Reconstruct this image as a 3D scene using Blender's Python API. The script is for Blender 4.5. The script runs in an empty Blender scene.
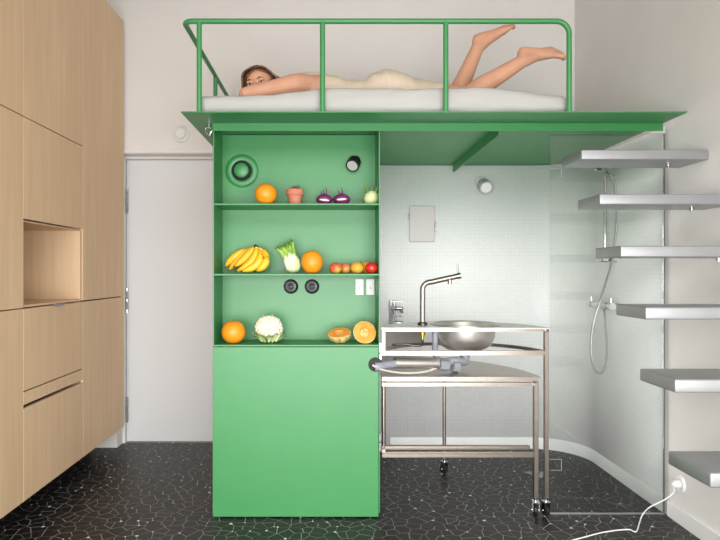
import bpy, bmesh, math, random
from mathutils import Vector, Matrix, noise
R = math.radians
random.seed(7)
scene = bpy.context.scene
C = scene.collection

# ------------------------------------------------------------------ camera, world, light, exposure
CAMZ = 1.235
cam = bpy.data.cameras.new('camera'); camo = bpy.data.objects.new('camera', cam); C.objects.link(camo)
camo.location = (0, 0, CAMZ); camo.rotation_euler = (R(90), 0, 0)
cam.sensor_width = 36; cam.lens = 30; cam.shift_x = 30/720; cam.shift_y = 2/720
cam.clip_start = 0.05; scene.camera = camo

w = bpy.data.worlds.new('world'); scene.world = w; w.use_nodes = True
w.node_tree.nodes['Background'].inputs[0].default_value = (0.86, 0.93, 1.0, 1)
w.node_tree.nodes['Background'].inputs[1].default_value = 1.3

def area(name, loc, rot, sx, sy, power, col=(1, 1, 1), spread=180):
    l = bpy.data.lights.new(name, 'AREA'); l.shape = 'RECTANGLE'; l.size = sx; l.size_y = sy
    l.energy = power; l.spread = R(spread); l.color = col
    o = bpy.data.objects.new(name, l); C.objects.link(o); o.location = loc; o.rotation_euler = rot
    return o
# daylight through the tall window (falling downward from the sky) and an added fill light for the upper walls
area('window_daylight', (.1, -.22, .9), (R(72), 0, 0), 3.0, 1.7, 60, (1.0, 0.985, 0.965), 140)
area('upper_fill', (.3, -.22, 2.85), (R(90), 0, 0), 2.6, .8, 20, (1.0, 0.985, 0.965))

scene.view_settings.view_transform = 'Standard'
scene.view_settings.look = 'None'
scene.view_settings.gamma = 1.0
scene.view_settings.use_curve_mapping = False
scene.view_settings.exposure = 0.74

# ------------------------------------------------------------------ helpers
def un(px, py, Y):
    """real-world point at distance Y for a measured photograph position"""
    return Vector(((px-330)/600*Y, Y, CAMZ-(py-272)/600*Y))

def lin(c):
    return tuple((v/255/12.92 if v/255 <= .04045 else ((v/255+.055)/1.055)**2.4) for v in c)

MATS = {}
def mat(name, rgb, rough=.5, metal=0., spec=.5, bump=None, var=None, sub=0., coat=0.):
    """bump=(scale,strength,distance)  var=(scale,amount)"""
    m = bpy.data.materials.new(name); m.use_nodes = True; nt = m.node_tree; N = nt.nodes; L = nt.links
    p = N['Principled BSDF']; c = lin(rgb)
    p.inputs['Base Color'].default_value = (*c, 1); p.inputs['Roughness'].default_value = rough
    p.inputs['Metallic'].default_value = metal; p.inputs['Specular IOR Level'].default_value = spec
    if sub: p.inputs['Subsurface Weight'].default_value = sub; p.inputs['Subsurface Radius'].default_value = (.02, .008, .004)
    if coat: p.inputs['Coat Weight'].default_value = coat
    tc = N.new('ShaderNodeTexCoord')
    if var:
        n = N.new('ShaderNodeTexNoise'); n.inputs['Scale'].default_value = var[0]; n.inputs['Detail'].default_value = 4
        L.new(tc.outputs['Object'], n.inputs['Vector'])
        r = N.new('ShaderNodeValToRGB'); a = var[1]
        r.color_ramp.elements[0].position = .3; r.color_ramp.elements[1].position = .7
        r.color_ramp.elements[0].color = (*[max(0, v*(1-a)) for v in c], 1)
        r.color_ramp.elements[1].color = (*[min(1, v*(1+a)) for v in c], 1)
        L.new(n.outputs['Fac'], r.inputs['Fac']); L.new(r.outputs['Color'], p.inputs['Base Color'])
    if bump:
        n = N.new('ShaderNodeTexNoise'); n.inputs['Scale'].default_value = bump[0]; n.inputs['Detail'].default_value = 3
        L.new(tc.outputs['Object'], n.inputs['Vector'])
        b = N.new('ShaderNodeBump'); b.inputs['Strength'].default_value = bump[1]; b.inputs['Distance'].default_value = bump[2]
        L.new(n.outputs['Fac'], b.inputs['Height']); L.new(b.outputs['Normal'], p.inputs['Normal'])
    MATS[name] = m
    return m

def ramp2(name, rgb1, rgb2, scale=6., rough=.4, stretch=(1, 1, 1), lo=.35, hi=.65, detail=4, bump=None, spec=.5):
    """two pigment colours mixed by stretched noise"""
    m = bpy.data.materials.new(name); m.use_nodes = True; nt = m.node_tree; N = nt.nodes; L = nt.links
    p = N['Principled BSDF']; p.inputs['Roughness'].default_value = rough; p.inputs['Specular IOR Level'].default_value = spec
    tc = N.new('ShaderNodeTexCoord'); mp = N.new('ShaderNodeMapping'); mp.inputs['Scale'].default_value = stretch
    n = N.new('ShaderNodeTexNoise'); n.inputs['Scale'].default_value = scale; n.inputs['Detail'].default_value = detail
    r = N.new('ShaderNodeValToRGB')
    r.color_ramp.elements[0].position = lo; r.color_ramp.elements[1].position = hi
    r.color_ramp.elements[0].color = (*lin(rgb1), 1); r.color_ramp.elements[1].color = (*lin(rgb2), 1)
    L.new(tc.outputs['Object'], mp.inputs['Vector']); L.new(mp.outputs['Vector'], n.inputs['Vector'])
    L.new(n.outputs['Fac'], r.inputs['Fac']); L.new(r.outputs['Color'], p.inputs['Base Color'])
    if bump:
        b = N.new('ShaderNodeBump'); b.inputs['Strength'].default_value = bump; b.inputs['Distance'].default_value = .002
        L.new(n.outputs['Fac'], b.inputs['Height']); L.new(b.outputs['Normal'], p.inputs['Normal'])
    return m

class B:
    """collects shapes into one bmesh, world or local coordinates"""
    def __init__(s): s.bm = bmesh.new()
    def box(s, x0, x1, y0, y1, z0, z1, bev=0., seg=1):
        t = bmesh.new(); bmesh.ops.create_cube(t, size=1)
        for v in t.verts:
            v.co = Vector(((x0+x1)/2+v.co.x*(x1-x0), (y0+y1)/2+v.co.y*(y1-y0), (z0+z1)/2+v.co.z*(z1-z0)))
        if bev: bmesh.ops.bevel(t, geom=t.edges[:], offset=bev, segments=seg, profile=.5, affect='EDGES')
        s.merge(t); return s
    def merge(s, t, M=None):
        if M is not None: t.transform(M)
        me = bpy.data.meshes.new('tmp'); t.to_mesh(me); t.free(); s.bm.from_mesh(me); bpy.data.meshes.remove(me)
    def loft(s, secs, n=12, cap=True):
        """secs: list of (center, u, v) with u, v half-axis vectors"""
        rings = []
        for c, u, v in secs:
            rings.append([s.bm.verts.new(Vector(c)+Vector(u)*math.cos(2*math.pi*k/n)+Vector(v)*math.sin(2*math.pi*k/n)) for k in range(n)])
        for a, b in zip(rings, rings[1:]):
            for k in range(n): s.bm.faces.new((a[k], a[(k+1) % n], b[(k+1) % n], b[k]))
        if cap:
            s.bm.faces.new(rings[0][::-1]); s.bm.faces.new(rings[-1])
        return s
    def tube(s, pts, r, n=10, flat=1., up=(0, 0, 1), round_ends=False, twist=0):
        pts = [Vector(p) for p in pts]; rs = r if isinstance(r, (list, tuple)) else [r]*len(pts)
        if round_ends:
            d0 = (pts[0]-pts[1]).normalized(); d1 = (pts[-1]-pts[-2]).normalized(); r0, r1 = rs[0], rs[-1]
            pts = [pts[0]+d0*r0*.98, pts[0]+d0*r0*.7]+pts+[pts[-1]+d1*r1*.7, pts[-1]+d1*r1*.98]
            rs = [r0*.2, r0*.72]+list(rs)+[r1*.72, r1*.2]
        secs = []; up = Vector(up); pu = None
        for i, p in enumerate(pts):
            a = pts[max(i-1, 0)]; b = pts[min(i+1, len(pts)-1)]; t = (b-a).normalized()
            if pu is None:
                u = t.cross(up)
                if u.length < 1e-3: u = t.cross(Vector((1, 0, 0)))
            else: u = pu-t*pu.dot(t)
            u.normalize(); pu = u; v = t.cross(u)
            secs.append((p, u*rs[i], v*rs[i]*flat))
        return s.loft(secs, n)
    def lathe(s, prof, n=16, o=(0, 0, 0), M=None):
        t = bmesh.new(); rings = []
        for r, z in prof:
            if r < 1e-6: rings.append([t.verts.new((0, 0, z))])
            else: rings.append([t.verts.new((r*math.cos(2*math.pi*k/n), r*math.sin(2*math.pi*k/n), z)) for k in range(n)])
        for a, b in zip(rings, rings[1:]):
            for k in range(n):
                k2 = (k+1) % n
                if len(a) == 1 and len(b) > 1: t.faces.new((a[0], b[k2], b[k]))
                elif len(b) == 1 and len(a) > 1: t.faces.new((a[k], a[k2], b[0]))
                elif len(a) > 1: t.faces.new((a[k], a[k2], b[k2], b[k]))
        bmesh.ops.recalc_face_normals(t, faces=t.faces[:])
        s.merge(t, (Matrix.Translation(o) @ M) if M is not None else Matrix.Translation(o)); return s
    def ball(s, c, r, sub=3, M=None):
        t = bmesh.new(); bmesh.ops.create_icosphere(t, subdivisions=sub, radius=1)
        rr = r if isinstance(r, (tuple, list)) else (r, r, r)
        X = Matrix.Diagonal((*rr, 1)); X = (M @ X) if M is not None else X
        s.merge(t, Matrix.Translation(c) @ X); return s
    def poly(s, pts, z0, z1):
        """prism over a plan outline"""
        a = [s.bm.verts.new((x, y, z0)) for x, y in pts]; b = [s.bm.verts.new((x, y, z1)) for x, y in pts]; n = len(pts)
        s.bm.faces.new(a[::-1]); s.bm.faces.new(b)
        for k in range(n): s.bm.faces.new((a[k], a[(k+1) % n], b[(k+1) % n], b[k]))
        return s
    def shake(s, scale, amt, seed=0):
        s.bm.normal_update()
        for v in s.bm.verts:
            v.co += v.normal*noise.noise(v.co*scale+Vector((seed, seed*1.7, 0)))*amt
        return s

WLOC = {}
def wl(o): return WLOC.get(o.name, Vector((0, 0, 0)))
def part(name, b, m, parent=None, smooth=False, local=False, label=None):
    bmesh.ops.recalc_face_normals(b.bm, faces=b.bm.faces[:])
    if parent is not None and not local: b.bm.transform(Matrix.Translation(-wl(parent)))
    me = bpy.data.meshes.new(name); b.bm.to_mesh(me); b.bm.free(); me.materials.append(m)
    if smooth:
        for p in me.polygons: p.use_smooth = True
        if smooth != 'all':
            try: me.set_sharp_from_angle(angle=R(40))
            except Exception: pass
    o = bpy.data.objects.new(name, me); C.objects.link(o)
    if parent is not None: o.parent = parent; WLOC[o.name] = wl(parent)
    if label: o['label'] = label
    return o
def tag(o, label, cat, group=None):
    o['label'] = label; o['category'] = cat
    if group: o['group'] = group
    return o
def thing(name, label, cat, loc=(0, 0, 0), group=None):
    o = bpy.data.objects.new(name, None); C.objects.link(o); o.location = loc; o.empty_display_size = .1
    WLOC[o.name] = Vector(loc); return tag(o, label, cat, group)
def struct(name, b, m, parent=None, smooth=False):
    o = part(name, b, m, parent, smooth)
    if parent is None: o['kind'] = 'structure'
    return o
def bez(a, b, c, n=8):
    a, b, c = Vector(a), Vector(b), Vector(c)
    return [a*(1-t)**2+b*2*t*(1-t)+c*t*t for t in [k/n for k in range(n+1)]]
def catmull(P, n=6):
    P = [Vector(p) for p in P]; P = [P[0]*2-P[1]]+P+[P[-1]*2-P[-2]]; out = []
    for i in range(1, len(P)-2):
        for k in range(n):
            t = k/n; p0, p1, p2, p3 = P[i-1:i+3]
            out.append(.5*((2*p1)+(p2-p0)*t+(2*p0-5*p1+4*p2-p3)*t*t+(3*p1-p0-3*p2+p3)*t**3))
    return out+[P[-2]]

# ------------------------------------------------------------------ materials
wallm = mat('white_plaster', (224, 220, 216), .8, bump=(60, .08, .002), var=(3, .02))
doorm = mat('white_lacquer', (219, 219, 220), .45, var=(2, .01))
trimm = mat('white_trim', (228, 227, 225), .5, var=(4, .015))
green = mat('green_powder_coat', (53, 134, 73), .42, spec=.7, bump=(400, .04, .0005), var=(5, .03))
steel = mat('brushed_steel', (164, 154, 145), .32, metal=1., bump=(220, .06, .0005), var=(30, .06))
satin = mat('satin_steel', (214, 210, 205), .42, metal=.9, bump=(200, .05, .0004), var=(20, .03))
chrome = mat('chrome', (200, 200, 200), .12, metal=1., var=(20, .03))
alum = mat('aluminium', (158, 159, 161), .40, metal=.55, bump=(300, .05, .0004), var=(12, .03))
black = mat('black_plastic', (26, 26, 28), .35, var=(30, .1))
rubber = mat('black_rubber', (18, 18, 19), .6, var=(30, .1))
greyp = mat('grey_plastic', (150, 154, 162), .4, var=(12, .03))
whitep = mat('white_plastic', (236, 236, 234), .35, var=(10, .01))
brass = mat('brass', (196, 142, 60), .25, metal=1., var=(20, .05))
sheet = mat('white_cotton', (180, 178, 174), .9, bump=(25, .25, .006), var=(6, .015))
skin = mat('skin', (208, 155, 126), .5, var=(18, .06), bump=(160, .05, .001), sub=.12)
hairm = ramp2('brown_hair', (78, 50, 34), (124, 86, 60), 30, .45, (1, 1, 4), bump=.4)
dressm = mat('beige_linen', (214, 198, 176), .9, bump=(30, .35, .006), var=(8, .03))
darkgap = mat('dark_gap', (22, 20, 19), .8, var=(10, .1))

def wood_mat():
    m = bpy.data.materials.new('oak_veneer'); m.use_nodes = True; nt = m.node_tree; N = nt.nodes; L = nt.links
    p = N['Principled BSDF']; p.inputs['Roughness'].default_value = .5; p.inputs['Specular IOR Level'].default_value = .35
    tc = N.new('ShaderNodeTexCoord')
    def nz(sc, stretch, det):
        mp = N.new('ShaderNodeMapping'); mp.inputs['Scale'].default_value = stretch
        n = N.new('ShaderNodeTexNoise'); n.inputs['Scale'].default_value = sc; n.inputs['Detail'].default_value = det
        L.new(tc.outputs['Object'], mp.inputs['Vector']); L.new(mp.outputs['Vector'], n.inputs['Vector']); return n
    a = nz(9, (3, 3, .16), 5); b = nz(90, (3, 3, .05), 2); c = nz(2.2, (2, 2, .5), 2)
    r = N.new('ShaderNodeValToRGB')
    r.color_ramp.elements[0].position = .32; r.color_ramp.elements[0].color = (*lin((210, 176, 139)), 1)
    r.color_ramp.elements[1].position = .68; r.color_ramp.elements[1].color = (*lin((227, 197, 162)), 1)
    m1 = N.new('ShaderNodeMix'); m1.data_type = 'FLOAT'; m1.inputs['Factor'].default_value = .4
    L.new(a.outputs['Fac'], m1.inputs[2]); L.new(b.outputs['Fac'], m1.inputs[3])
    m2 = N.new('ShaderNodeMix'); m2.data_type = 'FLOAT'; m2.inputs['Factor'].default_value = .3
    L.new(m1.outputs[0], m2.inputs[2]); L.new(c.outputs['Fac'], m2.inputs[3])
    L.new(m2.outputs[0], r.inputs['Fac']); L.new(r.outputs['Color'], p.inputs['Base Color'])
    bp = N.new('ShaderNodeBump'); bp.inputs['Strength'].default_value = .08; bp.inputs['Distance'].default_value = .001
    L.new(b.outputs['Fac'], bp.inputs['Height']); L.new(bp.outputs['Normal'], p.inputs['Normal'])
    return m
wood = wood_mat()

def mosaic_mat():
    """white glass mosaic, tiles under 4 px across in the photograph: grout by bump and a slightly greyer tone"""
    m = bpy.data.materials.new('white_mosaic'); m.use_nodes = True; nt = m.node_tree; N = nt.nodes; L = nt.links
    p = N['Principled BSDF']; p.inputs['Roughness'].default_value = .42
    uv = N.new('ShaderNodeUVMap'); br = N.new('ShaderNodeTexBrick'); br.offset = 0
    br.inputs['Scale'].default_value = 1; br.inputs['Brick Width'].default_value = .025; br.inputs['Row Height'].default_value = .025
    br.inputs['Mortar Size'].default_value = .0013; br.inputs['Mortar Smooth'].default_value = .4; br.inputs['Bias'].default_value = 0
    br.inputs['Color1'].default_value = (*lin((248, 248, 247)), 1); br.inputs['Color2'].default_value = (*lin((244, 245, 244)), 1)
    br.inputs['Mortar'].default_value = (*lin((234, 235, 234)), 1)
    L.new(uv.outputs['UV'], br.inputs['Vector']); L.new(br.outputs['Color'], p.inputs['Base Color'])
    iv = N.new('ShaderNodeMath'); iv.operation = 'SUBTRACT'; iv.inputs[0].default_value = 1; L.new(br.outputs['Fac'], iv.inputs[1])
    bp = N.new('ShaderNodeBump'); bp.inputs['Strength'].default_value = .12; bp.inputs['Distance'].default_value = .001
    L.new(iv.outputs[0], bp.inputs['Height']); L.new(bp.outputs['Normal'], p.inputs['Normal'])
    return m
mosaic = mosaic_mat()

def glass_mat():
    m = bpy.data.materials.new('clear_glass'); m.use_nodes = True; nt = m.node_tree; N = nt.nodes; L = nt.links
    N.remove(N['Principled BSDF']); out = N['Material Output']
    tr = N.new('ShaderNodeBsdfTransparent'); tr.inputs[0].default_value = (.95, .958, .951, 1)
    gl = N.new('ShaderNodeBsdfGlossy'); gl.inputs['Roughness'].default_value = .02; gl.inputs['Color'].default_value = (1, 1, 1, 1)
    fr = N.new('ShaderNodeFresnel'); fr.inputs['IOR'].default_value = 1.5
    mx = N.new('ShaderNodeMixShader'); L.new(fr.outputs[0], mx.inputs[0]); L.new(tr.outputs[0], mx.inputs[1]); L.new(gl.outputs[0], mx.inputs[2])
    L.new(mx.outputs[0], out.inputs['Surface']); return m
glass = glass_mat()
stonem = mat('black_terrazzo', (31, 29, 29), .42, spec=.35, var=(9, .22), bump=(40, .04, .001))
groutm = mat('grey_grout', (160, 155, 150), .7, var=(20, .12))
chipm = mat('white_marble_chip', (235, 231, 226), .4, var=(30, .06))

# ------------------------------------------------------------------ the room
XL, XR, YF, YB, ZC = -2.06, 1.72, -.3, 4.22, 3.6
fl = struct('floor', B().box(XL, XR, YF, YB+.25, -.06, -.0005), groutm)
struct('ceiling', B().box(XL, XR, YF, YB+.25, ZC, ZC+.1), wallm)
struct('wall_left', B().box(XL-.12, XL, YF, YB+.25, 0, ZC), wallm)
struct('wall_right', B().box(XR, XR+.12, YF, YB+.25, 0, ZC), wallm)
DX0, DX1, DZ = -1.497, -.62, 2.068
struct('wall_back', B().box(XL, DX0, YB, YB+.25, 0, ZC).box(DX0, DX1, YB, YB+.25, DZ, ZC).box(DX1, XR, YB, YB+.25, 0, ZC), wallm)
# wall behind the camera with the big window that lights the room
WX0, WX1, WZ0, WZ1 = -1.4, 1.6, .05, 1.78
TX0, TX1, TZ0, TZ1 = -1.0, 1.6, 2.45, 3.25  # opening for an invented transom, there for the upper fill light
struct('wall_front', B().box(XL, WX0, YF-.2, YF, 0, ZC).box(WX1, XR, YF-.2, YF, 0, ZC).box(WX0, WX1, YF-.2, YF, 0, WZ0)
       .box(WX0, WX1, YF-.2, YF, WZ1, TZ0).box(WX0, TX0, YF-.2, YF, TZ0, TZ1).box(WX0, WX1, YF-.2, YF, TZ1, ZC), wallm)
tw = struct('added_transom', B().box(TX0, TX0+.05, YF-.14, YF-.08, TZ0, TZ1).box(TX1-.05, TX1, YF-.14, YF-.08, TZ0, TZ1)
            .box(TX0+.05, TX1-.05, YF-.14, YF-.08, TZ0, TZ0+.05).box(TX0+.05, TX1-.05, YF-.14, YF-.08, TZ1-.05, TZ1), trimm)  # unseen frame made up around the upper fill light
part('pane', B().box(TX0+.05, TX1-.05, YF-.115, YF-.107, TZ0+.05, TZ1-.05), glass, tw)
win = struct('window_1', B().box(WX0, WX0+.05, YF-.14, YF-.08, WZ0, WZ1).box(WX1-.05, WX1, YF-.14, YF-.08, WZ0, WZ1)
             .box(WX0+.05, WX1-.05, YF-.14, YF-.08, WZ0, WZ0+.05).box(WX0+.05, WX1-.05, YF-.14, YF-.08, WZ1-.05, WZ1), trimm)
part('window_mullion', B().box(.07, .13, YF-.14, YF-.08, WZ0+.05, WZ1-.05), trimm, win)
part('pane', B().box(WX0+.05, .07, YF-.115, YF-.107, WZ0+.05, WZ1-.05), glass, win)
part('pane', B().box(.13, WX1-.05, YF-.115, YF-.107, WZ0+.05, WZ1-.05), glass, win)

# terrazzo stones: crazy-paved fragments laid in pale joints
def paving():
    S = .058; x0, x1, y0, y1 = XL+.01, XR-.003, -.28, YB+.12
    nx = int((x1-x0)/S)+1; ny = int((y1-y0)/S)+1; rnd = random.Random(3)
    P = {(i, j): (x0+(i+.5+rnd.uniform(-.5, .5))*S, y0+(j+.5+rnd.uniform(-.5, .5))*S) for i in range(-2, nx+3) for j in range(-2, ny+3)}
    cells = []; verts = []
    for i in range(nx+1):
        for j in range(ny+1):
            px, py = P[i, j]; poly = [(px-S*2, py-S*2), (px+S*2, py-S*2), (px+S*2, py+S*2), (px-S*2, py+S*2)]
            cl = [(P[i+a, j+b], rnd_w(i, j, a, b)) for a in (-2, -1, 0, 1, 2) for b in (-2, -1, 0, 1, 2) if (a or b)]
            planes = [((q[0]-px), (q[1]-py), g) for q, g in cl]
            lim = [(1, 0, x1), (-1, 0, -x0), (0, 1, y1), (0, -1, -y0)]
            hp = []
            for dx, dy, g in planes:
                L_ = math.hypot(dx, dy); nx_, ny_ = dx/L_, dy/L_
                hp.append((nx_, ny_, nx_*(px+dx/2)+ny_*(py+dy/2)-g))
            hp += lim
            for a, b, c in hp:
                out = []
                for k in range(len(poly)):
                    p, q = poly[k], poly[(k+1) % len(poly)]
                    dp, dq = a*p[0]+b*p[1]-c, a*q[0]+b*q[1]-c
                    if dp <= 0: out.append(p)
                    if (dp < 0 < dq) or (dq < 0 < dp):
                        t = dp/(dp-dq); out.append((p[0]+(q[0]-p[0])*t, p[1]+(q[1]-p[1])*t))
                poly = out
                if len(poly) < 3: break
            if len(poly) >= 3:
                cl2 = [poly[0]]
                for p in poly[1:]:
                    if math.hypot(p[0]-cl2[-1][0], p[1]-cl2[-1][1]) > .0008: cl2.append(p)
                if len(cl2) >= 3: cells.append(cl2)
    return cells
def rnd_w(i, j, a, b):
    # joint half width, same from both sides; some joints are hair-thin
    k = (min((i, j), (i+a, j+b)), max((i, j), (i+a, j+b)))
    h = math.sin(k[0][0]*12.9898+k[0][1]*78.233+k[1][0]*37.719+k[1][1]*9.17)*43758.5453
    h -= math.floor(h)
    return .0008+.0012*h
cells = paving()
def vis_area(c):
    pts = []
    for x, y in c:
        if y < 2.4: return 0
        px, py = 330+600*x/y, 272+600*CAMZ/y
        pts.append((px, py))
    cx = sum(p[0] for p in pts)/len(pts); cy = sum(p[1] for p in pts)/len(pts)
    if not (2 < cx < 718 and cy < 538): return 0
    X = sum(p[0] for p in c)/len(c); Y = sum(p[1] for p in c)/len(c)
    if -.6 < X < .26 and Y > 3.0: return 0
    if X < -1.46: return 0
    return abs(sum(pts[k][0]*pts[(k+1) % len(pts)][1]-pts[(k+1) % len(pts)][0]*pts[k][1] for k in range(len(pts))))/2
cells.sort(key=vis_area, reverse=True)
for c in cells[:300]:
    b = B(); b.poly(c, -.0013, 0); part('floor_stone', b, stonem, fl)
b = B()
for c in cells[300:]: b.poly(c, -.0013, 0)
part('floor_stone_rest', b, stonem, fl)['kind'] = 'stuff'
b = B(); rnd = random.Random(11)
for c in rnd.sample(cells, 1000):
    x, y = c[0]; a = rnd.uniform(0, 6.28); n = rnd.choice((3, 4, 4, 5)); r = rnd.uniform(.003, .010)
    b.poly([(x+r*rnd.uniform(.5, 1.1)*math.cos(a+6.283*k/n), y+r*rnd.uniform(.5, 1.1)*math.sin(a+6.283*k/n)) for k in range(n)], -.001, .0004)
part('white_chips', b, chipm, fl)['kind'] = 'stuff'

# door in its recess
d = struct('door_1', B().box(DX0+.022, DX1-.022, YB+.13, YB+.17, .008, DZ-.022, .002), doorm)
part('door_frame', B().box(DX0, DX0+.018, YB+.11, YB+.19, 0, DZ).box(DX1-.018, DX1, YB+.11, YB+.19, 0, DZ)
     .box(DX0+.018, DX1-.018, YB+.11, YB+.19, DZ-.018, DZ), trimm, d)
for z in (1.75, 1.03, .24):
    h = part('hinge', B().tube([(DX0+.028, YB+.122, z-.075), (DX0+.028, YB+.122, z+.075)], .007, 10)
             .box(DX0+.02, DX0+.036, YB+.126, YB+.13, z-.07, z+.07), alum, d, True)
    for dz in (-.078, 0, .078):
        part('hinge_knuckle', B().tube([(DX0+.028, YB+.122, z+dz-.012), (DX0+.028, YB+.122, z+dz+.012)], .010, 10), chrome, h, True)
# shadow-line moulding above the door
struct('trim_1', B().box(DX0-.0, -.62, YB-.012, YB+.0, DZ+.004, DZ+.022, .002), trimm)
# baseboards
struct('baseboard_right', B().box(XR-.014, XR, -.28, 3.04, 0, .08, .003), trimm)
# partition behind the green column, and the rounded mosaic shower lining
struct('wall_partition', B().box(-.575, .235, 3.30, YB, 0, 1.980), wallm)
def lining():
    pl = []; xl, yb, xr, r1, r2, yf = .262, YB-.022, XR-.006, .16, .32, 3.284
    pl.append((xl, yf))
    for k in range(11): a = math.pi-k*math.pi/20; pl.append((xl+r1+r1*math.cos(a), yb-r1+r1*math.sin(a)))
    for k in range(17): a = math.pi/2-k*math.pi/32; pl.append((xr-r2+r2*math.cos(a), yb-r2+r2*math.sin(a)))
    pl.append((xr, 3.075))
    bm = bmesh.new(); uvl = bm.loops.layers.uv.new('UVMap'); z0, z1 = 0, 1.980; s = 0; S = [0]
    for p, q in zip(pl, pl[1:]): s += math.dist(p, q); S.append(s)
    lo = [bm.verts.new((x, y, z0)) for x, y in pl]; hi = [bm.verts.new((x, y, z1)) for x, y in pl]
    for k in range(len(pl)-1):
        f = bm.faces.new((lo[k], lo[k+1], hi[k+1], hi[k])); f.smooth = True
        for l, uv in zip(f.loops, ((S[k], z0), (S[k+1], z0), (S[k+1], z1), (S[k], z1))): l[uvl].uv = uv
    me = bpy.data.meshes.new('wall_shower'); bm.to_mesh(me); bm.free(); me.materials.append(mosaic)
    o = bpy.data.objects.new('wall_shower', me); C.objects.link(o); o['kind'] = 'structure'
    md = o.modifiers.new('thick', 'SOLIDIFY'); md.thickness = .006; md.offset = 0
    # cove skirting
    b = B(); sec = []
    off = [(p[0], p[1]) for p in pl]
    inn = []
    for k, p in enumerate(off):
        a = off[max(k-1, 0)]; c = off[min(k+1, len(off)-1)]; t = Vector((c[0]-a[0], c[1]-a[1])).normalized()
        inn.append((p[0]+t.y*.005, p[1]-t.x*.005))
    off, inn = off[11:], inn[11:]; n = len(off); V = lambda x, y, z: b.bm.verts.new((x, y, z))
    A = [V(*p, 0) for p in inn]; Bt = [V(*p, .075) for p in inn]; Ct = [V(off[k][0], off[k][1], .084) for k in range(n)]
    for k in range(n-1):
        b.bm.faces.new((A[k], A[k+1], Bt[k+1], Bt[k])); b.bm.faces.new((Bt[k], Bt[k+1], Ct[k+1], Ct[k]))
    struct('baseboard_shower', b, mat('white_cove', (236, 237, 236), .45, var=(6, .015)), None, True)
lining()

# round vent valve on the back wall, left of the loft
v = thing('air_valve', 'round white air valve on the wall above the white door', 'vent', (-1.05, YB, 2.208))
Mx = Matrix.Rotation(R(90), 4, 'X')
part('rim', B().lathe([(.064, 0), (.064, .008), (.058, .013), (.05, .009), (.048, .004), (.046, 0)], 32, (0, 0, 0), Mx), trimm, v, True, True)
part('disc', B().lathe([(0, .020), (.03, .019), (.036, .013), (.036, .002), (0, 0)], 32, (0, 0, 0), Mx), trimm, v, True, True)

# ------------------------------------------------------------------ oak cupboards along the left wall
XC = -1.44; ZT, ZB = 2.985, .152
def front(root, name, y0, y1, z0, z1, x=XC):
    return part(name, B().box(x-.019, x, y0+.0011, y1-.0011, z0+.0026, z1-.0026, .0012), wood, root)
def carcass(root, y0, y1, niche=None):
    b = B()
    b.box(XL+.01, XC-.021, y0+.0008, y0+.019, ZB, ZT); b.box(XL+.01, XC-.021, y1-.019, y1-.0008, ZB, ZT)
    b.box(XL+.01, XC-.021, y0+.019, y1-.019, ZT-.02, ZT); b.box(XL+.01, XC-.021, y0+.019, y1-.019, ZB, ZB+.02)
    b.box(XL+.012, XL+.02, y0+.019, y1-.019, ZB+.02, ZT-.02)
    part('carcass', b, wood, root)
    part('plinth', B().box(XC-.26, XC-.245, y0+.0008, y1-.0008, 0, ZB), darkgap, root)
Y0, Y1, Y2, Y3 = 2.125, 2.82, 3.498, 4.194
u = thing('oak_cupboard', 'tall oak cupboard with three plain doors, away from the white door', 'cupboard', (XC-.3, (Y0+Y1)/2, 0), 'oak cupboards along the wall')
carcass(u, Y0, Y1)
for z0, z1 in ((ZB, 1.064), (1.064, 1.967), (1.967, ZT)): front(u, 'door', Y0, Y1, z0, z1)
u = thing('oak_cupboard', 'oak cupboard with an open square niche above two drawers', 'cupboard', (XC-.3, (Y1+Y2)/2, 0), 'oak cupboards along the wall')
carcass(u, Y1, Y2)
front(u, 'door', Y1, Y2, 1.967, ZT); front(u, 'door', Y1, Y2, 1.484, 1.967)
nb = B()
nb.box(XC-.56, XC-.022, Y1+.003, Y1+.010, 1.078, 1.474).box(XC-.56, XC-.004, Y2-.030, Y2-.021, 1.078, 1.474)
nb.box(XC-.56, XC-.022, Y1+.003, Y2-.021, 1.474, 1.482).box(XC-.56, XC-.004, Y1+.003, Y2-.021, 1.068, 1.078)
nb.box(XC-.572, XC-.56, Y1+.021, Y2-.021, 1.066, 1.482)
part('niche', nb, wood, u)
dr = front(u, 'drawer', Y1, Y2, .672, 1.064); ym = 3.17
part('handle', B().box(XC-.001, XC+.013, ym-.055, ym+.055, 1.0645, 1.067).box(XC+.011, XC+.013, ym-.055, ym+.055, 1.056, 1.0645), alum, dr)
front(u, 'drawer_rail', Y1, Y2, .606, .671, XC)
front(u, 'drawer', Y1, Y2, ZB, .594)
u = thing('oak_cupboard', 'tall oak cupboard with one long and one short door, ending beside the white door', 'cupboard', (XC-.3, (Y2+Y3)/2, 0), 'oak cupboards along the wall')
carcass(u, Y2, Y3)
front(u, 'door', Y2, Y3, ZB, 1.064); front(u, 'door', Y2, Y3, 1.066, ZT)

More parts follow.
